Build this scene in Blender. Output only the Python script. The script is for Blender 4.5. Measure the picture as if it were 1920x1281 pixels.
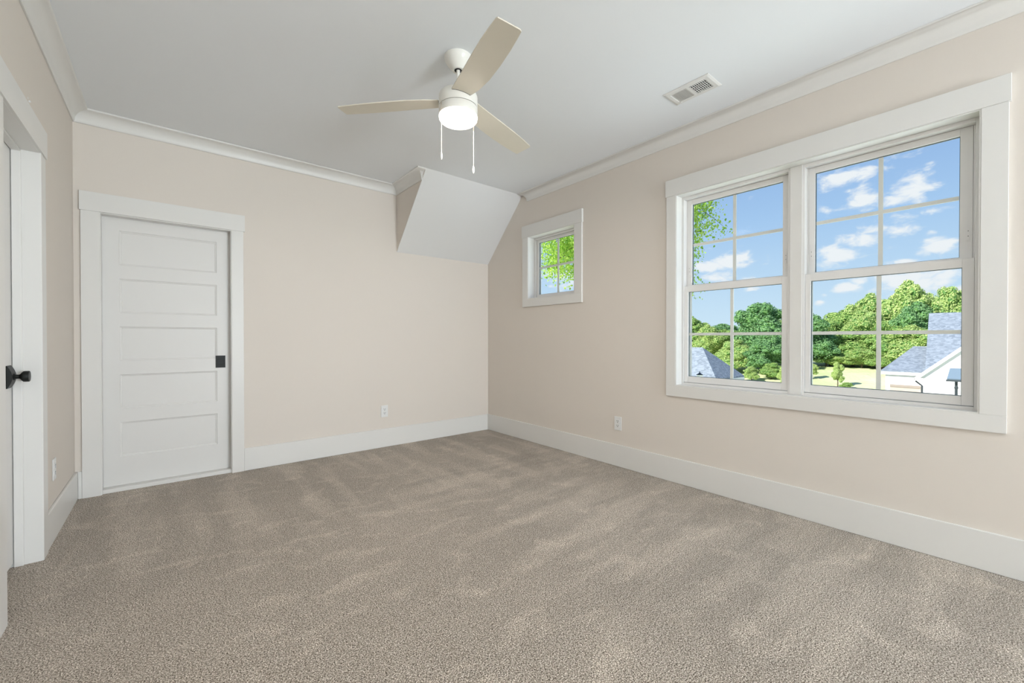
import bpy, bmesh, math, random
from mathutils import Vector, Matrix
S = bpy.context.scene
for o in list(bpy.data.objects):
    bpy.data.objects.remove(o)
C = S.collection

# ------------------------------------------------------------------ camera
cam = bpy.data.cameras.new('camera')
cam.sensor_width = 36.0
cam.lens = 784.0 / 1920.0 * 36.0
cam.clip_start = 0.02
cam.clip_end = 600
co = bpy.data.objects.new('camera', cam)
C.objects.link(co)
co.location = (0, 0, 1.114)
co.rotation_euler = (math.radians(90 - 0.4), 0, math.radians(-39.4))
S.camera = co

# ------------------------------------------------------------------ view
S.view_settings.view_transform = 'Standard'
S.view_settings.look = 'None'
S.view_settings.gamma = 1.0
S.view_settings.use_curve_mapping = False
S.view_settings.exposure = 0.0


def lin(c):
    c = c / 255.0
    return c / 12.92 if c <= 0.04045 else ((c + 0.055) / 1.055) ** 2.4


def rgb(r, g, b):
    return (lin(r), lin(g), lin(b), 1.0)


# ------------------------------------------------------------------ sky
W = bpy.data.worlds.new('sky')
S.world = W
W.use_nodes = True
nt = W.node_tree
nt.nodes.clear()
N = nt.nodes
L = nt.links


def node(t, **k):
    n = N.new(t)
    for a, v in k.items():
        setattr(n, a, v)
    return n


def mth(op, a, b=None, c=None):
    n = node('ShaderNodeMath', operation=op)
    for i, v in enumerate((a, b, c)):
        if v is None:
            continue
        if isinstance(v, (int, float)):
            n.inputs[i].default_value = v
        else:
            L.new(v, n.inputs[i])
    return n.outputs[0]


tc = node('ShaderNodeTexCoord')
sep = node('ShaderNodeSeparateXYZ')
L.new(tc.outputs['Generated'], sep.inputs[0])
az = mth('MULTIPLY', mth('ARCTAN2', sep.outputs[0], sep.outputs[1]), 57.2958)   # degrees clockwise from +Y
el = mth('MULTIPLY', mth('ARCSINE', sep.outputs[2]), 57.2958)
ramp = node('ShaderNodeValToRGB')
cr = ramp.color_ramp
cr.elements[0].position = 0.0
cr.elements[0].color = rgb(212, 234, 252)
cr.elements[1].position = 1.0
cr.elements[1].color = rgb(95, 140, 205)
for p, c in ((0.045, rgb(202, 227, 250)), (0.09, rgb(188, 217, 247)), (0.15, rgb(169, 203, 243)), (0.205, rgb(155, 189, 235)), (0.30, rgb(135, 168, 220))):
    e = cr.elements.new(p)
    e.color = c
L.new(mth('DIVIDE', el, 90.0), ramp.inputs[0])
# cumulus banks: (azimuth, elevation, half width, half height, strength)
clouds = [(78.11, 16.74, 2.75, 0.83, 0.95), (76.06, 16.22, 1.17, 0.75, 0.6), (79.34, 14.39, 1.46, 1.26, 0.95), (83.13, 14.58, 1.6, 1.28, 1.0), (82.09, 13.62, 1.5, 0.71, 0.8), (84.36, 15.35, 0.66, 1.63, 0.6), (82.66, 17.62, 1.74, 0.67, 0.45), (76.07, 13.77, 0.75, 0.77, 0.55), (77.02, 9.0, 1.74, 1.13, 1.0), (79.1, 10.17, 1.9, 0.87, 0.9), (80.28, 11.16, 1.25, 0.74, 0.7), (82.3, 10.72, 1.57, 1.03, 0.6), (84.39, 10.16, 0.58, 0.35, 0.7), (85.0, 8.86, 1.36, 0.8, 1.0), (83.84, 8.28, 0.97, 0.46, 0.7), (82.69, 11.88, 1.93, 0.71, 0.5), (84.19, 12.08, 1.1, 0.49, 0.5), (76.8, 7.21, 1.38, 0.57, 0.3), (82.32, 7.6, 1.57, 0.52, 0.85), (77.98, 5.41, 1.61, 0.68, 0.95), (79.12, 5.99, 0.95, 0.44, 0.8), (76.11, 4.79, 0.47, 0.29, 0.5), (75.69, 3.94, 0.57, 0.41, 0.8), (83.18, 5.62, 3.05, 1.36, 1.0), (81.33, 6.22, 1.62, 0.86, 0.9), (85.3, 6.22, 1.41, 0.9, 0.8), (86.35, 4.23, 0.54, 0.99, 0.9), (83.49, 3.82, 0.98, 0.42, 0.6), (80.67, 17.76, 1.24, 0.79, 0.35), (67.09, 9.42, 2.86, 0.94, 1.0), (64.64, 8.84, 2.03, 0.84, 0.95), (65.82, 7.61, 2.34, 0.77, 0.85), (68.68, 7.16, 1.67, 0.5, 0.5), (69.51, 5.86, 1.42, 0.37, 0.6), (68.76, 13.72, 0.55, 0.24, 0.3), (56.4, 10.69, 5.33, 2.02, 0.8), (46.66, 8.27, 4.3, 2.12, 0.6), (44.49, 11.82, 2.17, 1.39, 0.3)]
clouds += [(97, 14, 6, 3, .8), (52, 18, 7, 3, .6), (104, 8, 5, 2, .8), (30, 25, 9, 4, .6), (120, 20, 9, 4, .6)]
tot = None
for a, b, wa, wb, s in clouds:
    da = mth('POWER', mth('DIVIDE', mth('SUBTRACT', az, a), wa), 2.0)
    db = mth('POWER', mth('DIVIDE', mth('SUBTRACT', el, b), wb), 2.0)
    g = mth('MULTIPLY', mth('POWER', 2.718, mth('MULTIPLY', mth('ADD', da, db), -1.0)), s)
    tot = g if tot is None else mth('MAXIMUM', tot, g)
comb = node('ShaderNodeCombineXYZ')
L.new(mth('MULTIPLY', az, 0.32), comb.inputs[0])
L.new(mth('MULTIPLY', el, 0.60), comb.inputs[1])
nz = node('ShaderNodeTexNoise')
nz.inputs['Scale'].default_value = 1.6
nz.inputs['Detail'].default_value = 10
nz.inputs['Roughness'].default_value = 0.60
nz.inputs['Distortion'].default_value = 0.3
L.new(comb.outputs[0], nz.inputs['Vector'])
dens = mth('ADD', mth('MULTIPLY', tot, 0.68), mth('MULTIPLY', mth('SUBTRACT', nz.outputs['Fac'], 0.5), 1.35))
dr = node('ShaderNodeMapRange', interpolation_type='SMOOTHSTEP')
dr.inputs['From Min'].default_value = 0.15
dr.inputs['From Max'].default_value = 0.58
L.new(dens, dr.inputs['Value'])
mix = node('ShaderNodeMix', data_type='RGBA')
L.new(dr.outputs[0], mix.inputs['Factor'])
L.new(ramp.outputs[0], mix.inputs[6])
mix.inputs[7].default_value = rgb(243, 245, 251)
bg = node('ShaderNodeBackground')
L.new(mix.outputs[2], bg.inputs['Color'])
bg.inputs['Strength'].default_value = 1.0
wo = node('ShaderNodeOutputWorld')
L.new(bg.outputs[0], wo.inputs[0])

# ------------------------------------------------------------------ sun and two added fill lights out of view
sd = bpy.data.lights.new('sun', 'SUN')
sd.energy = 7.4
sd.angle = math.radians(0.6)
sd.color = (1.0, 0.96, 0.88)
so = bpy.data.objects.new('sun', sd)
C.objects.link(so)
so.rotation_euler = Vector((0.80, -0.28, -0.56)).to_track_quat('-Z', 'Y').to_euler()

ad = bpy.data.lights.new('rear_fill', 'AREA')  # unseen fill panel added behind the camera to brighten the room
ad.shape = 'RECTANGLE'
ad.size = 1.3
ad.size_y = 1.5
ad.energy = 300
ad.color = (0.83, 0.925, 1.0)
ao = bpy.data.objects.new('rear_fill', ad)
C.objects.link(ao)
ao.location = (2.3, -4.7, 1.1)
ao.rotation_euler = Vector((-0.5, 1, 0.95)).to_track_quat('-Z', 'Y').to_euler()

# unseen fill light added over the lawn to brighten the ceiling
gd_ = bpy.data.lights.new('ground_fill', 'AREA')
gd_.shape = 'RECTANGLE'
gd_.size = 7.0
gd_.size_y = 6.5
gd_.energy = 380
gd_.color = (0.88, 0.95, 1.0)
go_ = bpy.data.objects.new('ground_fill', gd_)
C.objects.link(go_)
go_.location = (8.2, 0.2, -3.1)
go_.rotation_euler = (math.pi, 0, 0)

# ================================================================== materials


def mat(name, col, rough=0.5, spec=0.5, metal=0.0, bump=None, vary=None):
    m = bpy.data.materials.new(name)
    m.use_nodes = True
    t = m.node_tree
    b = t.nodes['Principled BSDF']
    b.inputs['Base Color'].default_value = col
    b.inputs['Roughness'].default_value = rough
    b.inputs['Specular IOR Level'].default_value = spec
    b.inputs['Metallic'].default_value = metal
    g = t.nodes.new('ShaderNodeTexCoord')
    if bump:
        n = t.nodes.new('ShaderNodeTexNoise')
        n.inputs['Scale'].default_value = bump[0]
        n.inputs['Detail'].default_value = 3
        t.links.new(g.outputs['Object'], n.inputs['Vector'])
        bp = t.nodes.new('ShaderNodeBump')
        bp.inputs['Strength'].default_value = bump[1]
        bp.inputs['Distance'].default_value = bump[2]
        t.links.new(n.outputs['Fac'], bp.inputs['Height'])
        t.links.new(bp.outputs[0], b.inputs['Normal'])
    if vary:
        n = t.nodes.new('ShaderNodeTexNoise')
        n.inputs['Scale'].default_value = vary[0]
        n.inputs['Detail'].default_value = vary[3] if len(vary) > 3 else 4
        t.links.new(g.outputs['Object'], n.inputs['Vector'])
        r = t.nodes.new('ShaderNodeValToRGB')
        r.color_ramp.elements[0].position = 0.35
        r.color_ramp.elements[1].position = 0.65
        r.color_ramp.elements[0].color = vary[1]
        r.color_ramp.elements[1].color = vary[2]
        t.links.new(n.outputs['Fac'], r.inputs[0])
        t.links.new(r.outputs[0], b.inputs['Base Color'])
    return m


M = {}
M['wall'] = mat('beige_paint', (0.775, 0.712, 0.645, 1), 0.75, 0.2, bump=(90, 0.08, 0.002))
M['ceiling'] = mat('ceiling_paint', (0.88, 0.90, 0.92, 1), 0.85, 0.15, bump=(70, 0.06, 0.002))
M['slope'] = mat('ceiling_paint_darkened', (0.78, 0.775, 0.765, 1), 0.85, 0.15, bump=(70, 0.06, 0.002))  # ceiling paint, its colour darkened to offset strong light on the slope
M['trim'] = mat('white_satin_paint', (0.80, 0.785, 0.755, 1), 0.35, 0.4, bump=(12, 0.008, 0.001))
M['door'] = mat('white_door_paint', (0.79, 0.775, 0.75, 1), 0.38, 0.4, bump=(12, 0.008, 0.001))
M['vinyl'] = mat('white_vinyl', (0.84, 0.825, 0.805, 1), 0.35, 0.4)
M['muntin'] = mat('muntin_vinyl', (0.80, 0.79, 0.76, 1), 0.5, 0.3)
M['spacer'] = mat('glass_spacer', rgb(78, 88, 92), 0.5)
M['black'] = mat('matte_black_metal', (0.010, 0.011, 0.010, 1), 0.45, 0.3, bump=(300, 0.05, 0.001))
M['slot'] = mat('dark_slot', (0.02, 0.02, 0.022, 1), 0.8)
M['plate'] = mat('white_plastic', (0.84, 0.84, 0.83, 1), 0.3, 0.5)
M['fanwhite'] = mat('fan_white_enamel', (0.86, 0.84, 0.78, 1), 0.3, 0.5)
M['blade'] = mat('fan_blade_cream', (0.74, 0.69, 0.58, 1), 0.45, 0.4, vary=(3.0, (0.73, 0.68, 0.57, 1), (0.76, 0.71, 0.60, 1)))
M['brass'] = mat('chain_metal', (0.75, 0.68, 0.58, 1), 0.3, 0.5, 0.8)
M['fob'] = mat('white_fob', (0.86, 0.85, 0.82, 1), 0.35)
M['void'] = mat('unlit_void', (0.03, 0.03, 0.03, 1), 0.9)


def lampmat():
    m = bpy.data.materials.new('lit_frosted_glass')
    m.use_nodes = True
    t = m.node_tree
    b = t.nodes['Principled BSDF']
    b.inputs['Base Color'].default_value = (0.9, 0.88, 0.84, 1)
    b.inputs['Emission Color'].default_value = (1.0, 0.91, 0.82, 1)
    b.inputs['Emission Strength'].default_value = 7.0
    return m


M['lamp'] = lampmat()


def glassmat():
    m = bpy.data.materials.new('window_glass')
    m.use_nodes = True
    t = m.node_tree
    t.nodes.clear()
    o = t.nodes.new('ShaderNodeOutputMaterial')
    tr = t.nodes.new('ShaderNodeBsdfTransparent')
    tr.inputs[0].default_value = (0.985, 0.995, 0.99, 1)
    gl = t.nodes.new('ShaderNodeBsdfGlossy')
    gl.inputs['Roughness'].default_value = 0.0
    fr = t.nodes.new('ShaderNodeFresnel')
    fr.inputs['IOR'].default_value = 1.22
    mx = t.nodes.new('ShaderNodeMixShader')
    sc = t.nodes.new('ShaderNodeMath')
    sc.operation = 'MULTIPLY'
    sc.inputs[1].default_value = 0.035
    t.links.new(fr.outputs[0], sc.inputs[0])
    t.links.new(sc.outputs[0], mx.inputs[0])
    t.links.new(tr.outputs[0], mx.inputs[1])
    t.links.new(gl.outputs[0], mx.inputs[2])
    t.links.new(mx.outputs[0], o.inputs[0])
    return m


M['glass'] = glassmat()


def carpetmat():
    m = bpy.data.materials.new('greige_cut_pile_carpet')
    m.use_nodes = True
    t = m.node_tree
    b = t.nodes['Principled BSDF']
    b.inputs['Roughness'].default_value = 0.95
    b.inputs['Specular IOR Level'].default_value = 0.1
    b.inputs['Sheen Weight'].default_value = 0.15
    g = t.nodes.new('ShaderNodeTexCoord')

    def nz(scale, det=2.0, vec=None, dist=0.0):
        n = t.nodes.new('ShaderNodeTexNoise')
        n.inputs['Scale'].default_value = scale
        n.inputs['Detail'].default_value = det
        n.inputs['Distortion'].default_value = dist
        t.links.new(vec if vec else g.outputs['Object'], n.inputs['Vector'])
        return n

    fine = nz(235, 2.5, dist=0.5)
    r = t.nodes.new('ShaderNodeValToRGB')
    e = r.color_ramp.elements
    e[0].position = 0.36
    e[0].color = rgb(72, 60, 48)
    e[1].position = 0.63
    e[1].color = rgb(240, 230, 219)
    for p_, c_ in ((0.44, rgb(140, 127, 113)), (0.50, rgb(170, 158, 144)), (0.57, rgb(197, 186, 172))):
        k = e.new(p_)
        k.color = c_
    t.links.new(fine.outputs['Fac'], r.inputs[0])
    so_ = t.nodes.new('ShaderNodeSeparateXYZ')
    t.links.new(g.outputs['Object'], so_.inputs[0])

    def rng(src, a, b, c, d, smooth=False):
        m_ = t.nodes.new('ShaderNodeMapRange')
        if smooth:
            m_.interpolation_type = 'SMOOTHSTEP'
        m_.inputs['From Min'].default_value = a
        m_.inputs['From Max'].default_value = b
        m_.inputs['To Min'].default_value = c
        m_.inputs['To Max'].default_value = d
        t.links.new(src, m_.inputs['Value'])
        return m_.outputs[0]

    def op(o_, a, b):
        m_ = t.nodes.new('ShaderNodeMath')
        m_.operation = o_
        for i_, v_ in enumerate((a, b)):
            if isinstance(v_, (int, float)):
                m_.inputs[i_].default_value = v_
            else:
                t.links.new(v_, m_.inputs[i_])
        return m_.outputs[0]

    def mapped(sc, rot):
        mp = t.nodes.new('ShaderNodeMapping')
        mp.inputs['Scale'].default_value = sc
        mp.inputs['Rotation'].default_value = (0, 0, math.radians(rot))
        t.links.new(g.outputs['Object'], mp.inputs[0])
        return mp.outputs[0]

    # pile brushed the other way: broad soft variation, vacuum strokes along two walls, foot scuffs
    broad = rng(nz(0.9, 3.0, None, 0.3).outputs['Fac'], 0.35, 0.65, 0.94, 1.06)
    st1 = rng(nz(2.0, 6.0, mapped((2.6, 0.45, 1), 8), 0.15).outputs['Fac'], 0.47, 0.60, -0.05, 0.15)
    st2 = rng(nz(2.0, 6.0, mapped((0.42, 2.4, 1), 10), 0.15).outputs['Fac'], 0.45, 0.60, -0.09, 0.13)
    m1 = rng(so_.outputs[1], 2.2, 2.9, 0.0, 1.0, True)
    m2 = op('MULTIPLY', rng(so_.outputs[0], 0.9, 1.7, 0.0, 1.0, True), rng(so_.outputs[1], 3.4, 2.9, 0.0, 1.0, True))
    strokes = op('ADD', op('MULTIPLY', st1, m1), op('MULTIPLY', st2, m2))
    scuff = rng(nz(4.2, 7.0, mapped((1.0, 1.7, 1), 35), 0.6).outputs['Fac'], 0.54, 0.66, 0.0, 0.20)
    tot_ = op('ADD', op('ADD', broad, strokes), scuff)
    vm = t.nodes.new('ShaderNodeVectorMath')
    vm.operation = 'SCALE'
    t.links.new(r.outputs[0], vm.inputs[0])
    t.links.new(tot_, vm.inputs['Scale'])
    t.links.new(vm.outputs[0], b.inputs['Base Color'])
    bp = t.nodes.new('ShaderNodeBump')
    bp.inputs['Strength'].default_value = 0.7
    bp.inputs['Distance'].default_value = 0.006
    t.links.new(fine.outputs['Fac'], bp.inputs['Height'])
    t.links.new(bp.outputs[0], b.inputs['Normal'])
    return m


M['carpet'] = carpetmat()

# ================================================================== mesh helpers


class MB:
    def __init__(s):
        s.v = []
        s.f = []
        s.m = []
        s.sm = []

    def add(s, vs, fs, mi=0, smooth=False):
        o = len(s.v)
        s.v += [tuple(v) for v in vs]
        for f in fs:
            s.f.append(tuple(i + o for i in f))
            s.m.append(mi)
            s.sm.append(smooth)
        return s

    def box(s, x0, x1, y0, y1, z0, z1, mi=0):
        return s.add([(x0, y0, z0), (x1, y0, z0), (x1, y1, z0), (x0, y1, z0), (x0, y0, z1), (x1, y0, z1), (x1, y1, z1), (x0, y1, z1)],
                     [(0, 3, 2, 1), (4, 5, 6, 7), (0, 1, 5, 4), (1, 2, 6, 5), (2, 3, 7, 6), (3, 0, 4, 7)], mi)

    def lathe(s, prof, c=(0, 0, 0), axis='z', seg=48, mi=0, smooth=True):
        """prof: list of (radius, height) along axis"""
        vs = []
        for r, h in prof:
            for i in range(seg):
                a = 2 * math.pi * i / seg
                p = (r * math.cos(a), r * math.sin(a), h)
                if axis == 'x':
                    p = (h, r * math.cos(a), r * math.sin(a))
                if axis == 'y':
                    p = (r * math.cos(a), h, r * math.sin(a))
                vs.append((p[0] + c[0], p[1] + c[1], p[2] + c[2]))
        fs = []
        for j in range(len(prof) - 1):
            for i in range(seg):
                k = (i + 1) % seg
                fs.append((j * seg + i, j * seg + k, (j + 1) * seg + k, (j + 1) * seg + i))
        fs.append(tuple(range(seg))[::-1])
        fs.append(tuple(range((len(prof) - 1) * seg, len(prof) * seg)))
        return s.add(vs, fs, mi, smooth)

    def tube(s, pts, rad, seg=8, mi=0):
        pts = [Vector(p) for p in pts]
        vs = []
        for i, p in enumerate(pts):
            d = (pts[min(i + 1, len(pts) - 1)] - pts[max(i - 1, 0)]).normalized()
            u = d.orthogonal().normalized() if i == 0 else (u - d * u.dot(d)).normalized()
            w = d.cross(u)
            r = rad[i] if isinstance(rad, (list, tuple)) else rad
            for k in range(seg):
                a = 2 * math.pi * k / seg
                vs.append(p + u * r * math.cos(a) + w * r * math.sin(a))
        fs = []
        for j in range(len(pts) - 1):
            for i in range(seg):
                k = (i + 1) % seg
                fs.append((j * seg + i, j * seg + k, (j + 1) * seg + k, (j + 1) * seg + i))
        fs.append(tuple(range(seg))[::-1])
        fs.append(tuple(range((len(pts) - 1) * seg, len(pts) * seg)))
        return s.add(vs, fs, mi, True)

    def loft(s, rings, mi=0, close=True, smooth=False):
        """rings: list of equal-length closed sections"""
        n = len(rings[0])
        vs = [p for r in rings for p in r]
        fs = []
        for j in range(len(rings) - 1):
            for i in range(n):
                k = (i + 1) % n
                fs.append((j * n + i, j * n + k, (j + 1) * n + k, (j + 1) * n + i))
        if close:
            fs.append(tuple(range(n))[::-1])
            fs.append(tuple(range((len(rings) - 1) * n, len(rings) * n)))
        return s.add(vs, fs, mi, smooth)

    def build(s, name, mats, parent=None, bevel=0, origin=None):
        me = bpy.data.meshes.new(name)
        o = bpy.data.objects.new(name, me)
        off = Vector(origin) if origin else Vector((0, 0, 0))
        po = Vector((0, 0, 0))
        q = parent
        while q:
            po += q.location
            q = q.parent
        if origin is None:
            base = po
        else:
            base = off
        me.from_pydata([tuple(Vector(v) - base) for v in s.v], [], s.f)
        o.location = base - po
        for m in (mats if isinstance(mats, (list, tuple)) else [mats]):
            me.materials.append(m)
        for p, mi, sm in zip(me.polygons, s.m, s.sm):
            p.material_index = mi
            p.use_smooth = sm
        bm = bmesh.new()
        bm.from_mesh(me)
        bmesh.ops.recalc_face_normals(bm, faces=bm.faces)
        bm.to_mesh(me)
        bm.free()
        if any(s.sm):
            me.set_sharp_from_angle(angle=math.radians(38))
        if bevel:
            b = o.modifiers.new('bevel', 'BEVEL')
            b.width = bevel
            b.segments = 2
            b.limit_method = 'ANGLE'
        C.objects.link(o)
        if parent:
            o.parent = parent
        return o


def tag(o, label=None, cat=None, group=None, kind=None):
    for k, v in (('label', label), ('category', cat), ('group', group), ('kind', kind)):
        if v:
            o[k] = v
    return o


def empty(name, loc=(0, 0, 0)):
    e = bpy.data.objects.new(name, None)
    e.empty_display_size = 0.1
    e.location = loc
    C.objects.link(e)
    return e


# ================================================================== room shell
XL, XR, YB, YR, ZC = -0.505, 3.03, 4.152, -5.0, 2.695
T = 0.16


def holes(mb, u0, u1, z0, z1, hs, put):
    us = sorted({u0, u1} | {h[0] for h in hs} | {h[1] for h in hs})
    zs = sorted({z0, z1} | {h[2] for h in hs} | {h[3] for h in hs})
    for i in range(len(us) - 1):
        for j in range(len(zs) - 1):
            uc, zc = (us[i] + us[i + 1]) / 2, (zs[j] + zs[j + 1]) / 2
            if any(h[0] < uc < h[1] and h[2] < zc < h[3] for h in hs):
                continue
            put(us[i], us[i + 1], zs[j], zs[j + 1])


tag(MB().box(XL - T, XR + T, YR - T, YB + T, -0.12, 0.0).build('floor', M['carpet']), 'greige speckled cut pile carpet covering the whole floor', 'floor', kind='structure')
tag(MB().box(XL - T, XR + T, YR - T, YB + T, ZC, ZC + 0.15).build('ceiling', M['ceiling']), 'flat white ceiling with a faint bluish cast', 'ceiling', kind='structure')
w = MB()
holes(w, YR - T, YB + T, 0, ZC, [(0.131, 1.683, 0.755, 2.211), (2.731, 3.399, 1.545, 2.211)], lambda a, b, c, d: w.box(XR, XR + T, a, b, c, d))
tag(w.build('wall_right', M['wall']), 'beige painted wall holding the wide double window and the small window', 'wall', kind='structure')
w = MB()
holes(w, XL, XR, 0, ZC, [(-0.376, 0.407, 0, 2.008)], lambda a, b, c, d: w.box(a, b, YB, YB + T, c, d))
tag(w.build('wall_back', M['wall']), 'beige painted far wall holding the recessed white panel door', 'wall', kind='structure')
w = MB()
holes(w, YR - T, YB + T, 0, ZC, [(2.484, 3.115, 0, 2.045)], lambda a, b, c, d: w.box(XL - T, XL, a, b, c, d))
tag(w.build('wall_left', M['wall']), 'pale beige wall at the left holding the door with the black knob', 'wall', kind='structure')
w = MB()
holes(w, XL, XR, 0, ZC, [(0.0, 2.3, 0.8, 2.3)], lambda a, b, c, d: w.box(a, b, YR - T, YR, c, d))
tag(w.build('wall_rear', M['wall']), 'beige painted wall behind the viewer with an added window', 'wall', kind='structure')
# plain closet / pocket backs behind the two doors
w = MB()
w.box(XL - T - 0.55, XL - T - 0.5, 2.3, 3.3, 0, 2.3).box(XL - T - 0.5, XL - T, 2.25, 2.3, 0, 2.3).box(XL - T - 0.5, XL - T, 3.3, 3.35, 0, 2.3)
w.box(XL - T - 0.55, XL - T, 2.25, 3.35, 2.3, 2.35).box(XL - T - 0.55, XL - T, 2.25, 3.35, -0.05, 0.0)
w.box(-0.6, 0.6, YB + T, YB + T + 0.05, -0.05, 2.3)
tag(w.build('wall_closet', M['void']), 'unlit space behind the two closed doors', 'wall', kind='structure')

# sloped bulkhead in the far right corner
bx0, bt, bz = 1.85, 3.505, 2.02
w = MB()
w.add([(bx0, bt, ZC), (XR, bt, ZC), (XR, YB, bz), (bx0, YB, bz)], [(0, 1, 2, 3)], 0)
w.add([(bx0, bt, ZC), (bx0, YB, bz), (bx0, YB, ZC), (XR, bt, ZC), (XR, YB, bz), (XR, YB, ZC)], [(0, 1, 2), (3, 5, 4), (0, 2, 5, 3), (1, 4, 5, 2)], 1)
tag(w.build('wall_slope', [M['slope'], M['wall']]), 'white sloped ceiling bulkhead with a beige triangular side in the far right corner', 'wall', kind='structure')

# crown moulding
prof = [(0.0, -0.086), (0.007, -0.086), (0.010, -0.081)]
for i in range(9):
    a = math.radians(90 * i / 8)
    prof.append((0.078 - 0.067 * math.cos(a) if False else 0.011 + 0.064 * (1 - math.cos(a)), -0.079 + 0.066 * math.sin(a)))
prof += [(0.080, -0.011), (0.082, -0.008), (0.082, 0.0), (0.0, 0.0)]


def crown(name, label, rings):
    w = MB()
    w.loft([[f(d, z) for d, z in prof] for f in rings], smooth=True)
    return tag(w.build(name, M['trim']), label, 'crown moulding', kind='structure')


e_ = 0.0006
crown('trim_1', 'white cove crown moulding along the top of the far wall', [lambda d, z: (XL + e_ + d, YB - e_ - d, ZC - e_ + z), lambda d, z: (bx0 - e_ - d, YB - e_ - d, ZC - e_ + z)])
crown('trim_2', 'short white crown moulding on the side of the sloped bulkhead',
      [lambda d, z: (bx0 - e_ - d, YB - e_ - d, ZC - e_ + z), lambda d, z: (bx0 - e_ - d, 3.588 - d, ZC - e_ + z), lambda d, z: (bx0 - e_, 3.588 - d, ZC - e_ + z)])
crown('trim_3', 'white cove crown moulding along the top of the window wall',
      [lambda d, z: (XR - e_ - d, YR + e_ + d, ZC - e_ + z), lambda d, z: (XR - e_ - d, 3.413 + d, ZC - e_ + z), lambda d, z: (XR - e_, 3.413 + d, ZC - e_ + z)])
crown('trim_4', 'white cove crown moulding along the top of the left wall', [lambda d, z: (XL + e_ + d, YR + e_ + d, ZC - e_ + z), lambda d, z: (XL + e_ + d, YB - e_ - d, ZC - e_ + z)])
crown('trim_5', 'white cove crown moulding along the wall behind the viewer', [lambda d, z: (XL + e_ + d, YR + e_ + d, ZC - e_ + z), lambda d, z: (XR - e_ - d, YR + e_ + d, ZC - e_ + z)])

# baseboards
bt_, bh = 0.015, 0.190


def base(name, label, boxes):
    w = MB()
    for b in boxes:
        w.box(*b)
    return tag(w.build(name, M['trim'], bevel=0.0035), label, 'baseboard', kind='structure')


base('baseboard_back', 'tall white baseboard along the far wall', [(0.4885, XR - bt_ - .0005, YB - bt_, YB - .0005, 0.0005, bh), (XL + bt_ + .0005, -0.4695, YB - bt_, YB - .0005, 0.0005, bh)])
base('baseboard_right', 'tall white baseboard under the windows', [(XR - bt_, XR - .0005, YR + bt_, YB - .0005, 0.0005, bh)])
base('baseboard_left', 'tall white baseboard on the left wall beyond the knob door', [(XL + .0005, XL + bt_, 3.208, YB - .0005, 0.0005, bh), (XL + .0005, XL + bt_, YR + bt_, 2.39, 0.0005, bh)])
base('baseboard_rear', 'tall white baseboard behind the viewer', [(XL + bt_, XR - bt_, YR + .0005, YR + bt_, 0.0005, bh)])

# ================================================================== windows


def ring_x(w, x0, x1, y0, y1, z0, z1, ty, tz0, tz1=None, mi=0):
    """rectangular frame lying in a plane of constant x"""
    tz1 = tz0 if tz1 is None else tz1
    w.box(x0, x1, y0, y0 + ty, z0, z1, mi)
    w.box(x0, x1, y1 - ty, y1, z0, z1, mi)
    w.box(x0, x1, y0 + ty, y1 - ty, z0, z0 + tz0, mi)
    w.box(x0, x1, y0 + ty, y1 - ty, z1 - tz1, z1, mi)


def sash(parent, x, ys, zs, gy, gz, latches=(), meeting=False, my=None, mz=None):
    """one glazed sash: ys, zs outer; gy, gz glass opening"""
    w = MB()
    d = 0.034
    w.box(x, x + d, ys[0], gy[0], zs[0], zs[1])
    w.box(x, x + d, gy[1], ys[1], zs[0], zs[1])
    w.box(x, x + d, gy[0], gy[1], zs[0], gz[0])
    w.box(x, x + d, gy[0], gy[1], gz[1], zs[1])
    if meeting:      # two low finger swells on the meeting rail
        for t in (0.25, 0.75):
            yc = ys[0] + (ys[1] - ys[0]) * t
            r = [[(x + .003, yc - .045, zs[1] - .001), (x + .003, yc - .025, zs[1] + .007), (x + .003, yc + .025, zs[1] + .007), (x + .003, yc + .045, zs[1] - .001)],
                 [(x + .028, yc - .045, zs[1] - .001), (x + .028, yc - .025, zs[1] + .007), (x + .028, yc + .025, zs[1] + .007), (x + .028, yc + .045, zs[1] - .001)]]
            w.loft(r)
    s = w.build('sash', M['vinyl'], parent, bevel=0.0018)
    e = 0.003
    g = MB()
    g.box(x + .010, x + .0125, gy[0] - e, gy[1] + e, gz[0] - e, gz[1] + e)
    g.box(x + .024, x + .0265, gy[0] - e, gy[1] + e, gz[0] - e, gz[1] + e)
    g.build('glass', M['glass'], s)
    sp = MB()
    ring_x(sp, x + .0128, x + .0237, gy[0] - .001, gy[1] + .001, gz[0] - .001, gz[1] + .001, .0035, .0035)
    sp.build('spacer', M['spacer'], s)
    my = (gy[0] + gy[1]) / 2 if my is None else my
    mz = (gz[0] + gz[1]) / 2 if mz is None else mz
    b = MB()
    b.box(x + .0135, x + .023, my - .010, my + .010, gz[0] + .004, gz[1] - .004)
    b.box(x + .0135, x + .023, gy[0] + .004, my - .010, mz - .010, mz + .010)
    b.box(x + .0135, x + .023, my + .010, gy[1] - .004, mz - .010, mz + .010)
    b.build('muntin', M['muntin'], s)
    for ly, lz in latches:
        l = MB()
        l.box(x - .0025, x - .0002, ly - .006, ly + .006, lz - .034, lz + .034)
        l.box(x - .006, x - .0025, ly - .0045, ly + .0045, lz - .028, lz - .014)
        l.box(x - .0032, x - .0024, ly - .0014, ly + .0014, lz - .010, lz - .006, 1)
        l.box(x - .0032, x - .0024, ly - .0012, ly + .0012, lz + .016, lz + .020, 1)
        l.build('latch', [M['vinyl'], M['slot']], s)
    return s


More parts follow.
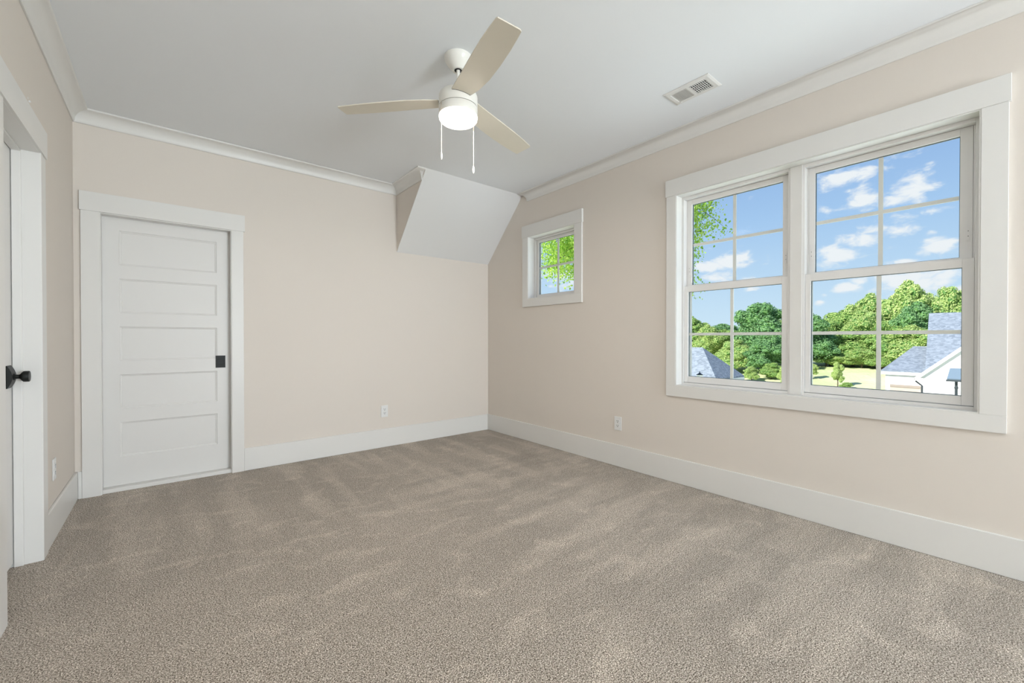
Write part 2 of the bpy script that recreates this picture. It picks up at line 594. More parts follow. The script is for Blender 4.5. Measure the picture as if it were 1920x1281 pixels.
def casing_x(parent, y0, y1, z0, z1, oy0, oy1, oz0, hz1, over=0.0065):
    w = MB()
    f = XR - 0.019
    w.box(f, XR - .0005, oy0, y0, z0, z1)
    w.box(f, XR - .0005, y1, oy1, z0, z1)
    w.box(f, XR - .0005, oy0, oy1, oz0, z0)
    w.box(f - .005, XR - .0005, oy0 - over, oy1 + over, z1, hz1)
    return w.build('casing', M['trim'], parent, bevel=0.0015)


win1 = tag(empty('window_1', (XR, 0.905, 0.669)), 'wide white framed pair of double hung windows, four panes per sash, in the right wall', 'window', kind='structure')
casing_x(win1, 0.1265, 1.6875, 0.752, 2.215, 0.040, 1.765, 0.669, 2.341)
w = MB()
ring_x(w, XR - .016, 3.094, 0.1268, 1.6872, 0.7523, 2.2147, .0055, .0055)
w.build('jamb_lining', M['trim'], win1)
w = MB()
f0, f1 = 3.0945, 3.185
ring_x(w, f0, f1, 0.1268, 0.888, 0.7523, 2.2147, .021, .021, .025)
ring_x(w, f0, f1, 0.938, 1.6872, 0.7523, 2.2147, .021, .021, .025)
for a, b in ((0.1478, 0.867), (0.959, 1.6662)):     # blind stop beside the upper sashes
    w.box(3.139, 3.172, a, a + .009, 1.50, 2.19).box(3.139, 3.172, b - .009, b, 1.50, 2.19)
    w.box(3.1725, f1, a, a + .022, 0.7733, 2.19).box(3.1725, f1, b - .022, b, 0.7733, 2.19)
    w.box(3.1725, f1, a + .022, b - .022, 2.165, 2.19)
w.build('frame', M['vinyl'], win1, bevel=0.0015)
w = MB()
w.box(3.0905, 3.18, 0.889, 0.937, 0.758, 2.209)
w.box(3.087, 3.0942, 0.880, 0.946, 0.758, 2.209)
w.build('mullion', M['trim'], win1, bevel=0.001)
for a, b, ga, gb in ((0.149, 0.866, 0.191, 0.837), (0.960, 1.665, 0.996, 1.635)):
    if a > .5:
        a, b = 0.9595, 1.6655
    sash(win1, 3.138, (a + .0085, b - .0085), (1.478, 2.189), ((0.203, 0.825) if a < .5 else (1.003, 1.624)), (1.530, 2.153),
         latches=((a + .024, 1.642), (b - .024, 1.642)), mz=1.838)
    sash(win1, 3.103, (a, b), (0.776, 1.518), (ga, gb), (0.822, 1.474), meeting=True)

win2 = tag(empty('window_2', (XR, 3.063, 1.459)), 'small square four pane window with white casing beside the sloped bulkhead', 'window', kind='structure')
casing_x(win2, 2.727, 3.401, 1.543, 2.215, 2.634, 3.487, 1.459, 2.341)
w = MB()
ring_x(w, XR - .016, 3.104, 2.7273, 3.4007, 1.5433, 2.2147, .0055, .0055)
w.build('jamb_lining', M['trim'], win2)
w = MB()
ring_x(w, 3.1045, 3.185, 2.7273, 3.4007, 1.5433, 2.2147, .022, .020, .024)
ring_x(w, 3.163, 3.185, 2.7493, 3.3787, 1.5633, 2.1907, .012, .012, .012)
w.build('frame', M['vinyl'], win2, bevel=0.0015)
sash(win2, 3.128, (2.750, 3.378), (1.564, 2.190), (2.779, 3.347), (1.594, 2.160), mz=1.884, my=3.068)

# window added out of frame behind the viewer, paired with the rear fill
win3 = tag(empty('added_window_3', (1.15, YR, 0.8)), 'wide window added behind the viewer, out of view', 'window', kind='structure')
w = MB()
w.box(-.09, 0, YR + .0005, YR + .019, .8, 2.3).box(2.3, 2.39, YR + .0005, YR + .019, .8, 2.3).box(-.09, 2.39, YR + .0005, YR + .019, .71, .8).box(-.096, 2.396, YR + .0005, YR + .024, 2.3, 2.42)
w.build('casing', M['trim'], win3)
w = MB()
w.box(0, .06, YR - .12, YR - .04, .8, 2.3).box(2.24, 2.3, YR - .12, YR - .04, .8, 2.3).box(.06, 2.24, YR - .12, YR - .04, .8, .86).box(.06, 2.24, YR - .12, YR - .04, 2.24, 2.3)
w.box(1.12, 1.18, YR - .12, YR - .04, .86, 2.24)
w.build('frame', M['vinyl'], win3)
MB().box(.06, 2.24, YR - .075, YR - .07, .86, 2.24).build('glass', M['glass'], win3)

# ================================================================== door 1: pocket door in the back wall
d1 = tag(empty('door_1', (0.015, YB, 0)), 'white five panel door recessed in the far wall, with a square black pull', 'door', kind='structure')
w = MB()
fy = YB - 0.018
w.box(-0.469, -0.372, fy, YB - .0005, 0.0005, 2.008).box(0.4035, 0.488, fy, YB - .0005, 0.0005, 2.008)
w.box(-0.4745, 0.4975, fy - .006, YB - .0005, 2.008, 2.141)
w.build('casing', M['trim'], d1, bevel=0.0015)
w = MB()
w.box(-0.3758, -0.3685, YB - .012, YB + .062, 0.0005, 2.0075).box(0.3998, 0.4068, YB - .012, YB + .062, 0.0005, 2.0075)
w.box(-0.3685, 0.3998, YB - .012, YB + .062, 2.001, 2.0075)
w.build('jamb', M['trim'], d1)
sy = YB + 0.066
pan = [(1.909, 1.656), (1.556, 1.303), (1.203, 0.950), (0.848, 0.595), (0.495, 0.240)]


def slab_y(w, y, yb, x0, x1, z0, z1, px0, px1, panels):
    """panelled slab facing -y: grooved ogee frames round each flat panel"""
    zs = [z1] + [q for p in panels for q in p] + [z0]
    w.box(x0, px0, y, yb, z0, z1).box(px1, x1, y, yb, z0, z1)
    for i in range(0, len(zs), 2):
        w.box(px0, px1, y, yb, zs[i + 1], zs[i])
    for t, b in panels:
        lv = [(0, 0.0), (0.004, 0.0045), (0.011, 0.0065), (0.013, 0.010), (0.016, 0.010)]
        rings = []
        for o_, dp in lv:
            rings.append([(px0 + o_, y + dp, b + o_), (px1 - o_, y + dp, b + o_), (px1 - o_, y + dp, t - o_), (px0 + o_, y + dp, t - o_)])
        n = len(rings)
        vs = [p for r in rings for p in r]
        fs = [(j * 4 + i, j * 4 + (i + 1) % 4, (j + 1) * 4 + (i + 1) % 4, (j + 1) * 4 + i) for j in range(n - 1) for i in range(4)]
        fs.append(tuple((n - 1) * 4 + i for i in range(4)))
        w.add(vs, fs)
        w.box(px0, px1, y + .012, yb, b, t)


w = MB()
slab_y(w, sy, sy + .036, -0.40, 0.42, 0.031, 2.02, -0.279, 0.310, pan)
slab = w.build('slab', M['door'], d1)
# flush pull
w = MB()
x0, x1, z0, z1 = 0.299, 0.366, 0.873, 0.973
w.box(x0, x1, sy - .004, sy - .0005, z0, z1)
cx, cz = (x0 + x1) / 2, (z0 + z1) / 2
w.lathe([(.026, sy - .0055), (.024, sy - .0062), (.021, sy - .0045), (.0, sy - .0042)], (cx, 0, cz), 'y', 32)
tag(w.build('flush_pull', M['black'], slab, bevel=0.0008), 'square matte black flush pull')
MB().box(-0.3685, 0.3998, YB + .004, YB + .106, 0.0005, 0.030).build('threshold', M['trim'], d1, bevel=.002)

# ================================================================== door 2: knob door in the left wall
d2 = tag(empty('door_2', (XL, 2.8, 0)), 'white door at the left edge with a round black knob', 'door', kind='structure')
w = MB()
fx = XL + 0.018
w.box(XL + .0005, fx, 3.109, 3.205, 0.0005, 2.040).box(XL + .0005, fx, 2.394, 2.490, 0.0005, 2.040)
w.box(XL + .0005, fx + .006, 2.388, 3.211, 2.040, 2.175)
w.build('casing', M['trim'], d2, bevel=0.0015)
w = MB()
jx = XL - .158
w.box(jx, XL + .012, 3.1085, 3.1147, 0.0005, 2.0445).box(jx, XL + .012, 2.4845, 2.4905, 0.0005, 2.0445)
w.box(jx, XL + .012, 2.4905, 3.1085, 2.0385, 2.0445)
w.build('jamb', M['trim'], d2)
w = MB()
w.box(-.585, -.553, 3.0975, 3.1083, .0005, 2.0383).box(-.585, -.553, 2.491, 2.5015, .0005, 2.0383).box(-.585, -.553, 2.5015, 3.0975, 2.0275, 2.0383)
w.build('door_stop', M['trim'], d2, bevel=.002)
w = MB()
w.box(-.624, -.588, 2.494, 3.103, 0.022, 2.034)
for t, b in pan:
    pass
slab2 = w.build('slab', M['door'], d2, bevel=.001)
# arched rectangular rosette with the knob
w = MB()
ky, kz = 3.040, 0.932
rings = []
for yy in (ky - .036, ky + .036):
    r = []
    for i in range(13):
        t = -1 + 2 * i / 12
        r.append((-.5875 + .003 + .017 * (1 - t * t), yy, kz + .054 * t))
    r += [(-.5875, yy, kz + .054), (-.5875, yy, kz - .054)]
    rings.append(r)
w.loft(rings, smooth=False)
ro = tag(w.build('rosette', M['black'], slab2, bevel=.0015), 'matte black arched rosette')
w = MB()
w.lathe([(.016, -.571), (.016, -.566), (.0105, -.564), (.0100, -.552), (.0135, -.548), (.021, -.543), (.0255, -.5385), (.0262, -.534), (.0262, -.5215), (.0245, -.519), (.0205, -.5185), (.0, -.5187)],
        (0, ky, kz), 'x', 40)
tag(w.build('knob', M['black'], slab2), 'round matte black knob')

# tiny anchor left in the wall above the knob door
w = MB()
w.lathe([(.0045, XL), (.0045, XL + .004), (.0025, XL + .006), (.0, XL + .006)], (0, 2.981, 2.235), 'x', 16)
w.box(XL + .0002, XL + .0012, 2.957, 2.966, 2.238, 2.246)
tag(w.build('wall_anchor', M['plate']), 'tiny white screw anchor on the left wall above the knob door', 'wall anchor')

# ================================================================== outlets


def outlet(name, label, fn, loc):
    """fn maps local (across, out, up) to world offsets"""
    e = tag(empty(name, loc), label, 'outlet', 'duplex outlets low on the walls')

    def bx(w, a0, a1, o0, o1, z0, z1, mi=0):
        p, q = Vector(loc) + Vector(fn(a0, o0, z0)), Vector(loc) + Vector(fn(a1, o1, z1))
        w.box(min(p.x, q.x), max(p.x, q.x), min(p.y, q.y), max(p.y, q.y), p.z, q.z, mi)
    w = MB()
    bx(w, -.0365, .0365, .0005, .0055, -.0595, .0595)
    w.build('cover_plate', M['plate'], e, bevel=.002)
    for s in (-1, 1):
        w = MB()
        bx(w, -.017, .017, .0055, .0075, s * .0195 - .0145, s * .0195 + .0145)
        bx(w, -.0085, -.0055, .0075, .0079, s * .0195 - .002, s * .0195 + .008, 1)
        bx(w, .0055, .0085, .0075, .0079, s * .0195 - .002, s * .0195 + .008, 1)
        bx(w, -.0028, .0028, .0075, .0079, s * .0195 - .0115, s * .0195 - .0055, 1)
        w.build('receptacle', [M['plate'], M['slot']], e)
    w = MB()
    bx(w, -.0025, .0025, .0055, .0068, -.0025, .0025)
    w.build('screw', M['brass'], e)
    return e


outlet('electrical_outlet', 'white duplex outlet low on the far wall, right of the panel door', lambda a, o, z: (a, -o, z), (1.712, YB, 0.368))
outlet('electrical_outlet', 'white duplex outlet on the window wall, left of and below the wide window', lambda a, o, z: (-o, a, z), (XR, 2.229, 0.374))
outlet('electrical_outlet', 'white duplex outlet on the left wall beside the knob door, seen edge on', lambda a, o, z: (o, a, z), (XL, 3.462, 0.377))

# ================================================================== ceiling vent
vx0, vx1, vy0, vy1 = 2.487, 2.668, 1.190, 1.487
v = tag(empty('ceiling_vent', ((vx0 + vx1) / 2, (vy0 + vy1) / 2, ZC)), 'white rectangular ceiling register with half its grille open, above the wide window', 'air vent')
w = MB()
zt, zb_ = ZC - .0006, ZC - .007
ix0, ix1, iy0, iy1 = vx0 + .035, vx1 - .035, vy0 + .035, vy1 - .035
ymid = (vy0 + vy1) / 2


def slope_ring(w, a, b):
    n = 4
    vs = [(a[0], a[2], a[4]), (a[1], a[2], a[4]), (a[1], a[3], a[4]), (a[0], a[3], a[4]), (b[0], b[2], b[4]), (b[1], b[2], b[4]), (b[1], b[3], b[4]), (b[0], b[3], b[4])]
    w.add(vs, [(i, (i + 1) % n, n + (i + 1) % n, n + i) for i in range(n)])


slope_ring(w, (vx0, vx1, vy0, vy1, zt), (vx0, vx1, vy0, vy1, zt - .002))
slope_ring(w, (vx0, vx1, vy0, vy1, zt - .002), (vx0 + .014, vx1 - .014, vy0 + .014, vy1 - .014, zb_))
slope_ring(w, (vx0 + .014, vx1 - .014, vy0 + .014, vy1 - .014, zb_), (ix0, ix1, iy0, iy1, zb_))
slope_ring(w, (ix0, ix1, iy0, iy1, zb_), (ix0, ix1, iy0, iy1, zt))
w.box(ix0, ix1, ymid - .009, ymid + .009, zb_, zt)
w.build('frame', M['trim'], v)
w = MB()
w.box(ix0, ix1, iy0, ymid - .009, zt - .0008, zt, 0)
w.build('damper_opening', M['slot'], v)
w = MB()
w.box(ix0, ix1, ymid + .009, iy1, zt - .0016, zt, 0)
for i in range(9):
    y = ymid + .016 + i * (iy1 - ymid - .022) / 8.0
    w.add([(ix0 + .001, y - .006, zb_ + .0005), (ix1 - .001, y - .006, zb_ + .0005), (ix1 - .001, y + .0052, zt - .0017), (ix0 + .001, y + .0052, zt - .0017)], [(0, 1, 2, 3)])
w.build('closed_louver', M['trim'], v)
w = MB()
for i in range(9):
    y = iy0 + .004 + i * (ymid - .013 - iy0 - .004) / 8.0
    w.box(ix0, ix1, y - .0011, y + .0011, zb_ + .0003, zb_ + .004)
for i in range(5):
    x = ix0 + .011 + i * (ix1 - ix0 - .022) / 4.0
    w.box(x - .0011, x + .0011, iy0, ymid - .009, zb_ + .0005, zb_ + .0048)
w.build('open_grille', M['trim'], v)
w = MB()
w.box(vx1 - .028, vx1 - .019, iy1 - .012, iy1 + .006, zb_ - .005, zb_)
w.build('damper_lever', M['trim'], v)

# ================================================================== ceiling fan
fxc, fyc = 1.266, 2.018
fan = tag(empty('ceiling_fan', (fxc, fyc, ZC)), 'white three blade ceiling fan with cream blades, lit round lamp and two pull chains', 'ceiling fan')
w = MB()
w.lathe([(.077, ZC - .0005), (.077, ZC - .010), (.0745, ZC - .020), (.064, ZC - .038), (.050, ZC - .056), (.038, ZC - .069), (.034, ZC - .074), (.026, ZC - .0755), (.024, ZC - .072), (.0, ZC - .072)], (fxc, fyc, 0), 'z', 56)
w.build('canopy', M['fanwhite'], fan)
w = MB()
w.lathe([(.021, ZC - .0722), (.021, ZC - .0735), (.0105, ZC - .0738)], (fxc, fyc, 0), 'z', 32)
w.build('hanger_collar', M['slot'], fan)
w = MB()
w.lathe([(.0105, ZC - .072), (.0105, 2.486)], (fxc, fyc, 0), 'z', 24)
w.build('downrod', M['fanwhite'], fan)
w = MB()
w.lathe([(.018, 2.500), (.030, 2.494), (.085, 2.488), (.104, 2.482), (.1085, 2.472), (.1085, 2.4155), (.107, 2.4125), (.0, 2.4125)], (fxc, fyc, 0), 'z', 72)
w.build('motor_housing', M['fanwhite'], fan)
w = MB()
w.lathe([(.102, 2.4123), (.102, 2.4093)], (fxc, fyc, 0), 'z', 64)
w.build('seam', M['slot'], fan)
lw = MB()
lw.lathe([(.107, 2.409), (.1085, 2.406), (.1085, 2.366), (.107, 2.364), (.0, 2.364)], (fxc, fyc, 0), 'z', 72)
kit = lw.build('light_kit', M['fanwhite'], fan)
lw = MB()
lw.lathe([(.1065, 2.3638), (.1075, 2.358), (.106, 2.347), (.099, 2.338), (.080, 2.331), (.045, 2.327), (.0, 2.3255)], (fxc, fyc, 0), 'z', 72)
tag(lw.build('lamp_lens', M['lamp'], kit), 'glowing white lamp lens')


ld = bpy.data.lights.new('fan_lamp', 'AREA')
ld.shape = 'DISK'
ld.size = 0.20
ld.energy = 11.5
ld.color = (1.0, 0.91, 0.82)
lo_ = bpy.data.objects.new('fan_lamp', ld)
C.objects.link(lo_)
lo_.location = (fxc, fyc, 2.3235)


def blade(ang):
    a = math.radians(ang)
    u = Vector((math.cos(a), math.sin(a), 0))
    t = Vector((-math.sin(a), math.cos(a), 0))
    tp = -math.tan(math.radians(10))
    lo = [(.098, -.048), (.16, -.036), (.27, -.014), (.40, .010), (.52, .034), (.60, .054), (.666, .072), (.675, .079)]
    hi = [(.098, .058), (.16, .088), (.27, .124), (.40, .152), (.52, .172), (.60, .182), (.648, .187), (.656, .180)]
    w = MB()
    n = len(lo)
    secs = []
    for (a0, b0), (a1, b1) in zip(lo, hi):
        row = []
        for k in range(7):
            s = k / 6
            r_, q = a0 + (a1 - a0) * s, b0 + (b1 - b0) * s
            row.append((r_, q))
        secs.append(row)
    rings = []
    for row in secs:
        top = []
        bot = []
        for r_, q in row:
            p = Vector((fxc, fyc, 2.450)) + u * r_ + t * q + Vector((0, 0, tp * q))
            top.append(p + Vector((0, 0, .0028)))
            bot.append(p - Vector((0, 0, .0028)))
        rings.append(top + bot[::-1])
    w.loft(rings, smooth=True)
    b = w.build('blade', M['blade'], fan)
    # slot cut line where the blade enters the housing
    s = MB()
    pts_t = []
    for k in range(13):
        q = -.046 + .100 * k / 12
        rr = math.sqrt(.1092 ** 2 - q * q)
        pts_t.append((Vector((fxc, fyc, 2.450)) + u * rr + t * q + Vector((0, 0, tp * q))))
    s.tube([p - Vector((0, 0, .0035)) for p in pts_t], .0011, 6)
    s.build('blade_slot', M['slot'], b)
    return b


for k in (0, 120, 240):
    blade(125 + k)
rt = Vector((.773, -.635, 0))
fd = Vector((.635, .773, 0))


def chain(dx, dy, ztop, zend, fl):
    p = Vector((fxc, fyc, 0)) + rt * dx + fd * dy
    w = MB()
    q = Vector((fxc, fyc, 0)) + (p - Vector((fxc, fyc, 0))) * .955
    w.tube([(q.x, q.y, ztop + .003), (p.x, p.y, ztop + .002), (p.x, p.y, ztop - .006)], .0028, 8)
    n = int((ztop - zend - fl) / .0052)
    for i in range(n):
        z = ztop - .004 - i * .0052
        w.lathe([(.0004, z + .0019), (.0013, z + .0013), (.0018, z), (.0013, z - .0013), (.0004, z - .0019)], (p.x, p.y, 0), 'z', 8)
    w.tube([(p.x, p.y, ztop), (p.x, p.y, zend + fl - .002)], .0007, 6)
    c = w.build('pull_chain', M['brass'], fan)
    f = MB()
    z = zend + fl
    f.lathe([(.0016, z + .001), (.0028, z - .004), (.0058, z - fl * .35), (.0066, z - fl * .6), (.0056, z - fl * .85), (.0035, z - fl), (.0, z - fl)], (p.x, p.y, 0), 'z', 20)
    f.lathe([(.003, z - fl), (.003, z - fl - .002), (.0, z - fl - .002)], (p.x, p.y, 0), 'z', 12)
    f.build('fob', M['fob'], c)


chain(-.083, -.075, 2.398, 2.092, .040)
chain(.079, .079, 2.386, 2.078, .042)

# ================================================================== outdoors
G = -3.2
M['grass'] = mat('meadow_grass', rgb(190, 205, 140), 0.95, 0.1, vary=(0.22, rgb(196, 204, 150), rgb(222, 218, 184), 8), bump=(3, .6, .15))
M['siding'] = mat('white_siding', (0.86, 0.86, 0.87, 1), 0.7, 0.2)
M['garage'] = mat('pale_wood_panel', rgb(190, 176, 166), 0.7, 0.2)
M['lintel'] = mat('brown_grey_trim', rgb(158, 146, 138), 0.7, 0.2)
M['darkmetal'] = mat('dark_metal', rgb(60, 66, 72), 0.5, 0.4)
M['panel'] = mat('blue_grey_panel', rgb(120, 136, 152), 0.35, 0.5)
M['bark'] = mat('bark', rgb(105, 92, 78), 0.9, 0.1, bump=(14, .5, .03))


def shingle():
    m = bpy.data.materials.new('grey_roof_shingles')
    m.use_nodes = True
    t = m.node_tree
    b = t.nodes['Principled BSDF']
    b.inputs['Roughness'].default_value = 0.9
    g = t.nodes.new('ShaderNodeTexCoord')
    mp = t.nodes.new('ShaderNodeMapping')
    mp.inputs['Scale'].default_value = (9, 7, 16)
    t.links.new(g.outputs['Object'], mp.inputs[0])
    n = t.nodes.new('ShaderNodeTexVoronoi')
    n.inputs['Scale'].default_value = 1.3
    t.links.new(mp.outputs[0], n.inputs['Vector'])
    r = t.nodes.new('ShaderNodeValToRGB')
    r.color_ramp.elements[0].color = rgb(118, 127, 140)
    r.color_ramp.elements[1].color = rgb(152, 160, 173)
    sp = t.nodes.new('ShaderNodeSeparateColor')
    t.links.new(n.outputs['Color'], sp.inputs[0])
    t.links.new(sp.outputs[0], r.inputs[0])
    t.links.new(r.outputs[0], b.inputs['Base Color'])
    return m


M['shingle'] = shingle()


def leafmat(name, c1, c2, trans=0.35, scale=1.0):
    m = bpy.data.materials.new(name)
    m.use_nodes = True
    t = m.node_tree
    t.nodes.clear()
    o = t.nodes.new('ShaderNodeOutputMaterial')
    g = t.nodes.new('ShaderNodeNewGeometry')
    r = t.nodes.new('ShaderNodeValToRGB')
    r.color_ramp.elements[0].color = c1
    r.color_ramp.elements[1].color = c2
    t.links.new(g.outputs['Random Per Island'], r.inputs[0])
    d = t.nodes.new('ShaderNodeBsdfDiffuse')
    tl = t.nodes.new('ShaderNodeBsdfTranslucent')
    t.links.new(r.outputs[0], d.inputs[0])
    t.links.new(r.outputs[0], tl.inputs[0])
    mx = t.nodes.new('ShaderNodeMixShader')
    mx.inputs[0].default_value = trans
    t.links.new(d.outputs[0], mx.inputs[1])
    t.links.new(tl.outputs[0], mx.inputs[2])
    t.links.new(mx.outputs[0], o.inputs[0])
    return m


M['leaf_near'] = leafmat('sunlit_leaf', rgb(136, 184, 74), rgb(220, 240, 130), 0.5)
M['leaf_dark'] = leafmat('deep_green_foliage', rgb(100, 146, 98), rgb(160, 196, 140), 0.3)
M['leaf_mid'] = leafmat('fresh_green_foliage', rgb(128, 168, 92), rgb(206, 224, 146), 0.35)
M['leaf_light'] = leafmat('yellow_green_foliage', rgb(160, 190, 112), rgb(224, 234, 166), 0.4)
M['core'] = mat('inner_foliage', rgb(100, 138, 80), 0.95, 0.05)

def gz(x):
    """ground height: flat by the houses, rising through the meadow to the wood"""
    return G + 1.7 * max(0.0, min(1.0, (x - 33.0) / 14.0))


g_ = MB()
xs = [XR + 0.6, 20, 33, 36, 40, 44, 47, 60, 160]
for k in range(len(xs) - 1):
    a, b = xs[k], xs[k + 1]
    g_.add([(a, -60, gz(a)), (b, -60, gz(b)), (b, 140, gz(b)), (a, 140, gz(a)), (a, -60, gz(a) - .3), (b, -60, gz(b) - .3), (b, 140, gz(b) - .3), (a, 140, gz(a) - .3)],
           [(0, 1, 2, 3), (7, 6, 5, 4)])
tag(g_.build('lawn', M['grass']), 'pale sunlit meadow grass outside behind the houses', 'lawn', kind='structure')


def crown_mesh(rnd, lumps, nleaf, size, name='foliage', core=True, mats=None, kite=False):
    """lumps: (x,y,z,r). leaf cards on the lump surfaces, with an opaque inner mass"""
    w = MB()
    tot = sum(l[3] ** 2 for l in lumps)
    for (x, y, z, r) in lumps:
        k = int(nleaf * r * r / tot)
        for i in range(k):
            d = Vector((rnd.gauss(0, 1), rnd.gauss(0, 1), rnd.gauss(0, 1))).normalized()
            if d.z < -.5 and rnd.random() < .5:
                d.z = -d.z
            p = Vector((x, y, z)) + d * r * rnd.uniform(.80, 1.08)
            nrm = (d + Vector((rnd.gauss(0, .5), rnd.gauss(0, .5), rnd.gauss(0, .5) + .25))).normalized()
            a = nrm.orthogonal().normalized()
            a = Matrix.Rotation(rnd.uniform(0, 6.28), 3, nrm) @ a
            b = nrm.cross(a)
            s = size * rnd.uniform(.6, 1.3)
            w.add([p - a * s, p + b * s * .7 + nrm * s * .15, p + a * s, p - b * s * .7 + nrm * s * .15], [(0, 1, 2, 3)], 0)
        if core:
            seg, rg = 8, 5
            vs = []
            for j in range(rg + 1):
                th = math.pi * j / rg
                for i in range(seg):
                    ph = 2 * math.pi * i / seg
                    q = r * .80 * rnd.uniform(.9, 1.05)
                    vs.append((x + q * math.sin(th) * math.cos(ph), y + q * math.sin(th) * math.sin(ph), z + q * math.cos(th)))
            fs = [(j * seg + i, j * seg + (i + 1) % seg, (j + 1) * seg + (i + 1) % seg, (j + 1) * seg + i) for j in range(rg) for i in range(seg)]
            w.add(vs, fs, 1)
    return w


def tree_proto(seed, h, rad, nl, leafsize, nlumps):
    rnd = random.Random(seed)
    lumps = [(0, 0, h * .52, rad * .60)]
    big = []
    for i in range(9):
        a = i * 2.4 + rnd.uniform(-.3, .3)
        q = rad * rnd.uniform(.30, .62)
        zz = h * rnd.uniform(.30, .80)
        big.append((q * math.cos(a), q * math.sin(a), zz, rad * rnd.uniform(.34, .44)))
    big.append((rnd.uniform(-.1, .1) * rad, 0, h * .84, rad * .36))
    for i in range(nlumps):
        b = rnd.choice(big)
        d = Vector((rnd.gauss(0, 1), rnd.gauss(0, 1), rnd.gauss(0, 1) + .3)).normalized()
        lumps.append((b[0] + d.x * b[3], b[1] + d.y * b[3], min(h - rad * .1, b[2] + d.z * b[3]), rad * rnd.uniform(.13, .22)))
    return crown_mesh(rnd, lumps + big, nl, leafsize)


def mesh_of(w, name, mats):
    o = w.build(name, mats)
    me = o.data
    bpy.data.objects.remove(o)
    return me


protos = []
for sd_, (h, rad, ls, nlp) in enumerate(((9.5, 4.0, .125, 90), (9.0, 3.4, .12, 80), (8.0, 2.4, .12, 45))):
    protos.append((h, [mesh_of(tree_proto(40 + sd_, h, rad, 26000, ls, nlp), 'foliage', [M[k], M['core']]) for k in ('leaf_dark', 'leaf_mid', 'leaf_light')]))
tw = MB()
tw.tube([(0, 0, 0), (.05, 0, 1.5), (0, .08, 3.2), (.06, 0, 5.4)], [.28, .22, .17, .08], 10)
trunk_me = mesh_of(tw, 'trunk', [M['bark']])


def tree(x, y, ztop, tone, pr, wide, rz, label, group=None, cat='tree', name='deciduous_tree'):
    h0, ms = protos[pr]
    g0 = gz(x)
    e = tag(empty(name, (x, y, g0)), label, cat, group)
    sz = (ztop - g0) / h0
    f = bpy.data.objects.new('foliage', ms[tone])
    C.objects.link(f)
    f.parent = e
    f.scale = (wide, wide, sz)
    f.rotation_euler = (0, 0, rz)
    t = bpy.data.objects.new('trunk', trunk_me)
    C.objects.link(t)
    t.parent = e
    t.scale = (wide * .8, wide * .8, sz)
    return e


# left pane group
tree(47, 24.6, 3.7, 1, 1, .70, .4, 'green tree top above the hip roof at the left edge of the wide window')
tree(46, 22.0, 2.6, 2, 1, .60, 2.2, 'yellow green tree just right of the tree above the hip roof')
tree(48, 20.6, 2.0, 1, 0, .60, 1.2, 'low mixed tree between the hip roof trees and the big dark dome tree')
tree(42, 17.6, .9, 2, 0, .52, 4.2, 'low bushy tree in the gap left of the big dark dome tree')
tree(46, 16.3, 4.55, 0, 0, .80, .2, 'big dark green dome shaped tree in the left window')
tree(42.5, 14.6, 1.4, 0, 0, .64, 2.9, 'dark green lower tree in front of the big dome tree')
tree(47, 12.9, 3.6, 0, 1, .8, 5.0, 'dark green tree hidden partly behind the window mullion')
# right pane group
R_ = [(52, 12.2, 2.9, 1, 0, .62, .9, 'low green tree at the left end of the right window treeline'),
      (54, 11.0, 4.2, 1, 1, .66, 2.0, 'fresh green tree second from the left in the right window treeline'),
      (55, 9.6, 5.6, 2, 1, .72, 3.3, 'tall light green tree just left of the vertical muntin, right window'),
      (50, 8.9, 3.6, 2, 0, .60, 1.0, 'yellow green tree in front of the treeline left of the muntin'),
      (54, 6.9, 6.5, 2, 1, .70, .3, 'tallest pale green tree, round top against the clouds, right window'),
      (50, 5.6, 4.2, 0, 1, .66, 4.0, 'deep green rounded tree left of the tall grey roof'),
      (58, 7.9, 4.9, 1, 0, .7, 5.2, 'green tree filling the gap left of the tallest tree'),
      (60, 4.6, 6.0, 2, 0, .62, 2.6, 'pale yellow green tree rising behind the tall grey roof'),
      (62, 2.6, 6.0, 2, 1, .8, 1.5, 'pale tree at the right edge of the right window'),
      (49, 11.6, 1.7, 1, 0, .60, .1, 'low bushy tree at the front of the wood, left end of the right window'),
      (48.5, 9.8, 2.0, 1, 1, .70, 3.1, 'low bushy tree at the front of the wood, left of the muntin'),
      (49, 7.6, 2.6, 1, 0, .62, 5.5, 'bushy mid height tree directly behind the muntin'),
      (48, 5.8, 2.2, 2, 1, .70, 2.4, 'bushy bright tree behind the low garage roof')]
for a in R_:
    tree(*a)
# shrubs and saplings along the wood's edge
SH = [(47.3, 11.5, .1, 1, 0, .36, 0, 'rounded green shrub at the left foot of the right window wood'),
      (47.0, 10.3, -.1, 2, 1, .36, 1, 'yellow green shrub left of centre along the foot of the wood'),
      (47.2, 8.9, .2, 2, 0, .36, 2, 'bright green shrub at the foot of the wood near the muntin'),
      (47.0, 7.5, .1, 1, 1, .36, 3, 'green shrub at the foot of the wood behind the muntin'),
      (38.5, 14.6, -1.25, 2, 1, .20, 4, 'small yellow green bush right of the hip roof eave'),
      (40.0, 13.6, -1.0, 1, 0, .28, 5, 'low rounded bush at the foot of the big dome tree'),
      (37.5, 11.95, -1.15, 2, 2, .17, 1.5, 'yellow sapling by the right edge of the left window'),
      (41.0, 10.9, -.9, 2, 2, .20, .5, 'yellow sapling at the left edge of the right window meadow'),
      (38.5, 8.65, -.6, 2, 2, .19, 2.5, 'slim young sapling standing alone in the meadow'),
      (38.3, 8.1, -2.1, 1, 0, .12, 3.5, 'tiny green bush at the foot of the meadow sapling')]
for a in SH:
    tree(*a[:7], label=a[7], cat='shrub', name='leafy_shrub')

